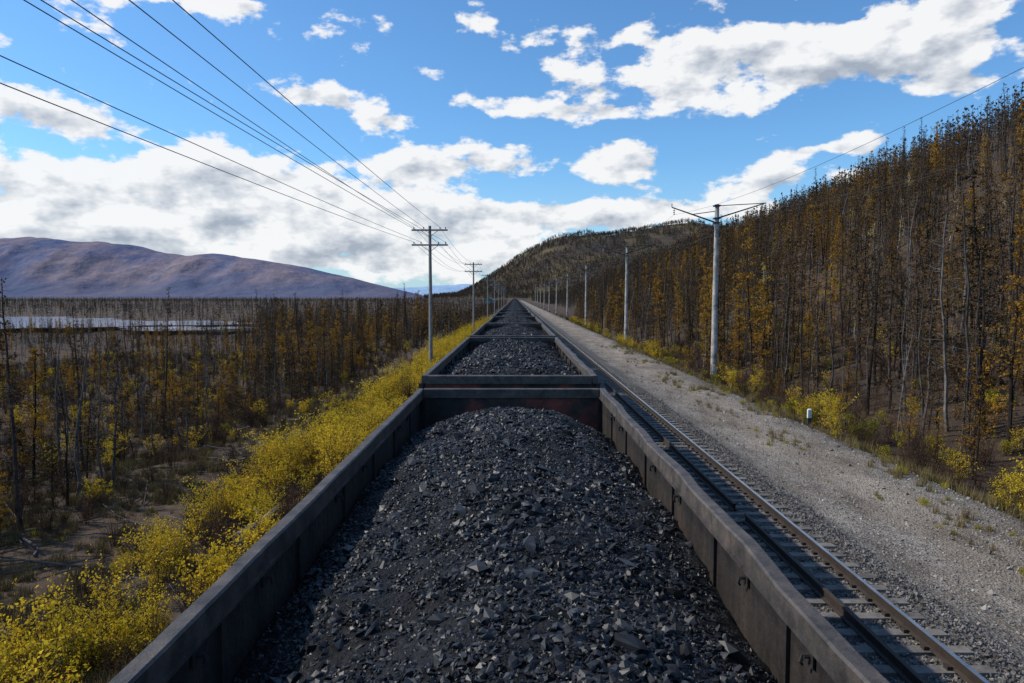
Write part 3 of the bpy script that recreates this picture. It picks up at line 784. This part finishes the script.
dirv=nt.nodes.new('ShaderNodeTexCoord').outputs['Generated']
sp=nt.nodes.new('ShaderNodeSeparateXYZ');nt.links.new(dirv,sp.inputs[0])
az=M(nt,'ARCTAN2',sp.outputs[0],sp.outputs[1]);el=M(nt,'ARCSINE',sp.outputs[2])
cb=nt.nodes.new('ShaderNodeCombineXYZ');nt.links.new(az,cb.inputs[0]);nt.links.new(el,cb.inputs[1])
P0=cb.outputs[0]
BL=[(740,66,160,28,1.0),(890,44,150,36,1.05),(930,95,60,12,.6),(600,46,50,11,.85),(328,97,50,12,1.05),(395,120,40,12,.9),(570,112,80,12,.85),(490,100,40,8,.5),
 (75,118,65,17,1.0),(20,40,60,14,.85),(170,5,150,8,.65),(250,12,30,7,.5),(620,162,56,20,1.0),(450,168,100,16,.85),(60,190,140,38,1.05),(230,184,130,34,1.0),(340,212,130,24,.95),
 (500,220,170,17,1.0),(200,240,340,22,1.0),(640,212,130,13,.8),(765,184,60,16,.95),(835,150,50,9,1.0),(400,260,340,16,.85),(700,130,200,10,-.5),(540,190,60,9,-.4)]
def px2(u,v,su,sv):
    a=math.atan((u-515)/711);e=math.atan((297-v)/711*math.cos(a));return a,e,su/711*math.cos(a)**2,sv/711*math.cos(a)
sN=VM(nt,'MULTIPLY',P0,(1.0,1.8,1.0))
warp=NOISE(nt,sN,6,2,.5,out=1)
wv=VM(nt,'SUBTRACT',warp,(.5,.5,.5))
pw=VM(nt,'ADD',P0,VM(nt,'MULTIPLY',wv,(.10,.04,0)))
acc=None;ver=None
for u,v,su,sv,st in BL:
    a,e,sa,se=px2(u,v,su,sv)
    q=VM(nt,'MULTIPLY',VM(nt,'SUBTRACT',pw,(a,e,0)),(1/sa,1/se,0))
    d=VM(nt,'DOT_PRODUCT',q,q,out=1)
    g=M(nt,'MULTIPLY',M(nt,'POWER',2.718,M(nt,'MULTIPLY',d,-1)),st)
    s2=nt.nodes.new('ShaderNodeSeparateXYZ');nt.links.new(q,s2.inputs[0])
    acc=g if acc is None else M(nt,'ADD',acc,g)
    ver=M(nt,'MULTIPLY',g,s2.outputs[1]) if ver is None else M(nt,'MULTIPLY_ADD',g,s2.outputs[1],ver)
acc=M(nt,'MINIMUM',acc,1.12)
n1=NOISE(nt,sN,10.5,8,.57)
n1b=NOISE(nt,VM(nt,'ADD',sN,(-.012,.034,0)),10.5,4,.57)
n2=NOISE(nt,sN,26,3,.5)
d0=M(nt,'ADD',M(nt,'MULTIPLY',acc,.43),M(nt,'MULTIPLY',M(nt,'SUBTRACT',n1,.5),1.8))
mask=SS(nt,d0,.13,.28)
lit=M(nt,'ADD',.84,M(nt,'MULTIPLY',M(nt,'SUBTRACT',n1,n1b),3.4))
lit=M(nt,'ADD',lit,M(nt,'MULTIPLY',ver,.30))
lit=M(nt,'SUBTRACT',lit,M(nt,'MULTIPLY',SS(nt,d0,.25,.75),.28))
lit=M(nt,'ADD',lit,M(nt,'MULTIPLY',M(nt,'SUBTRACT',n2,.5),.4),clamp=True)
ccol=RAMP(nt,lit,[(.10,(3.8,4.3,5.1)),(.45,(6.1,6.5,7.1)),(.85,(9.4,9.45,9.5))])
tint=VM(nt,'MULTIPLY',sky.outputs[0],(.84,1.32,1.68))
hz=M(nt,'SUBTRACT',1,SS(nt,el,-.02,.20))
tint=MIX(nt,M(nt,'MULTIPLY',hz,.65),tint,(4.8,6.5,8.0))
up=SS(nt,el,-.02,.03)
fin=MIX(nt,M(nt,'MULTIPLY',mask,M(nt,'MULTIPLY',up,.96)),tint,ccol)
nt.links.new(fin,bg.inputs[0])

# ---------------------------------------------------------------- camera
cam=bpy.data.cameras.new('camera');co=bpy.data.objects.new('camera',cam);COL.objects.link(co)
cam.sensor_width=36;cam.lens=25;cam.clip_start=.05;cam.clip_end=20000
co.location=(0,0,5.0);co.rotation_euler=(R(90-3.58),0,R(.24))
sc.camera=co
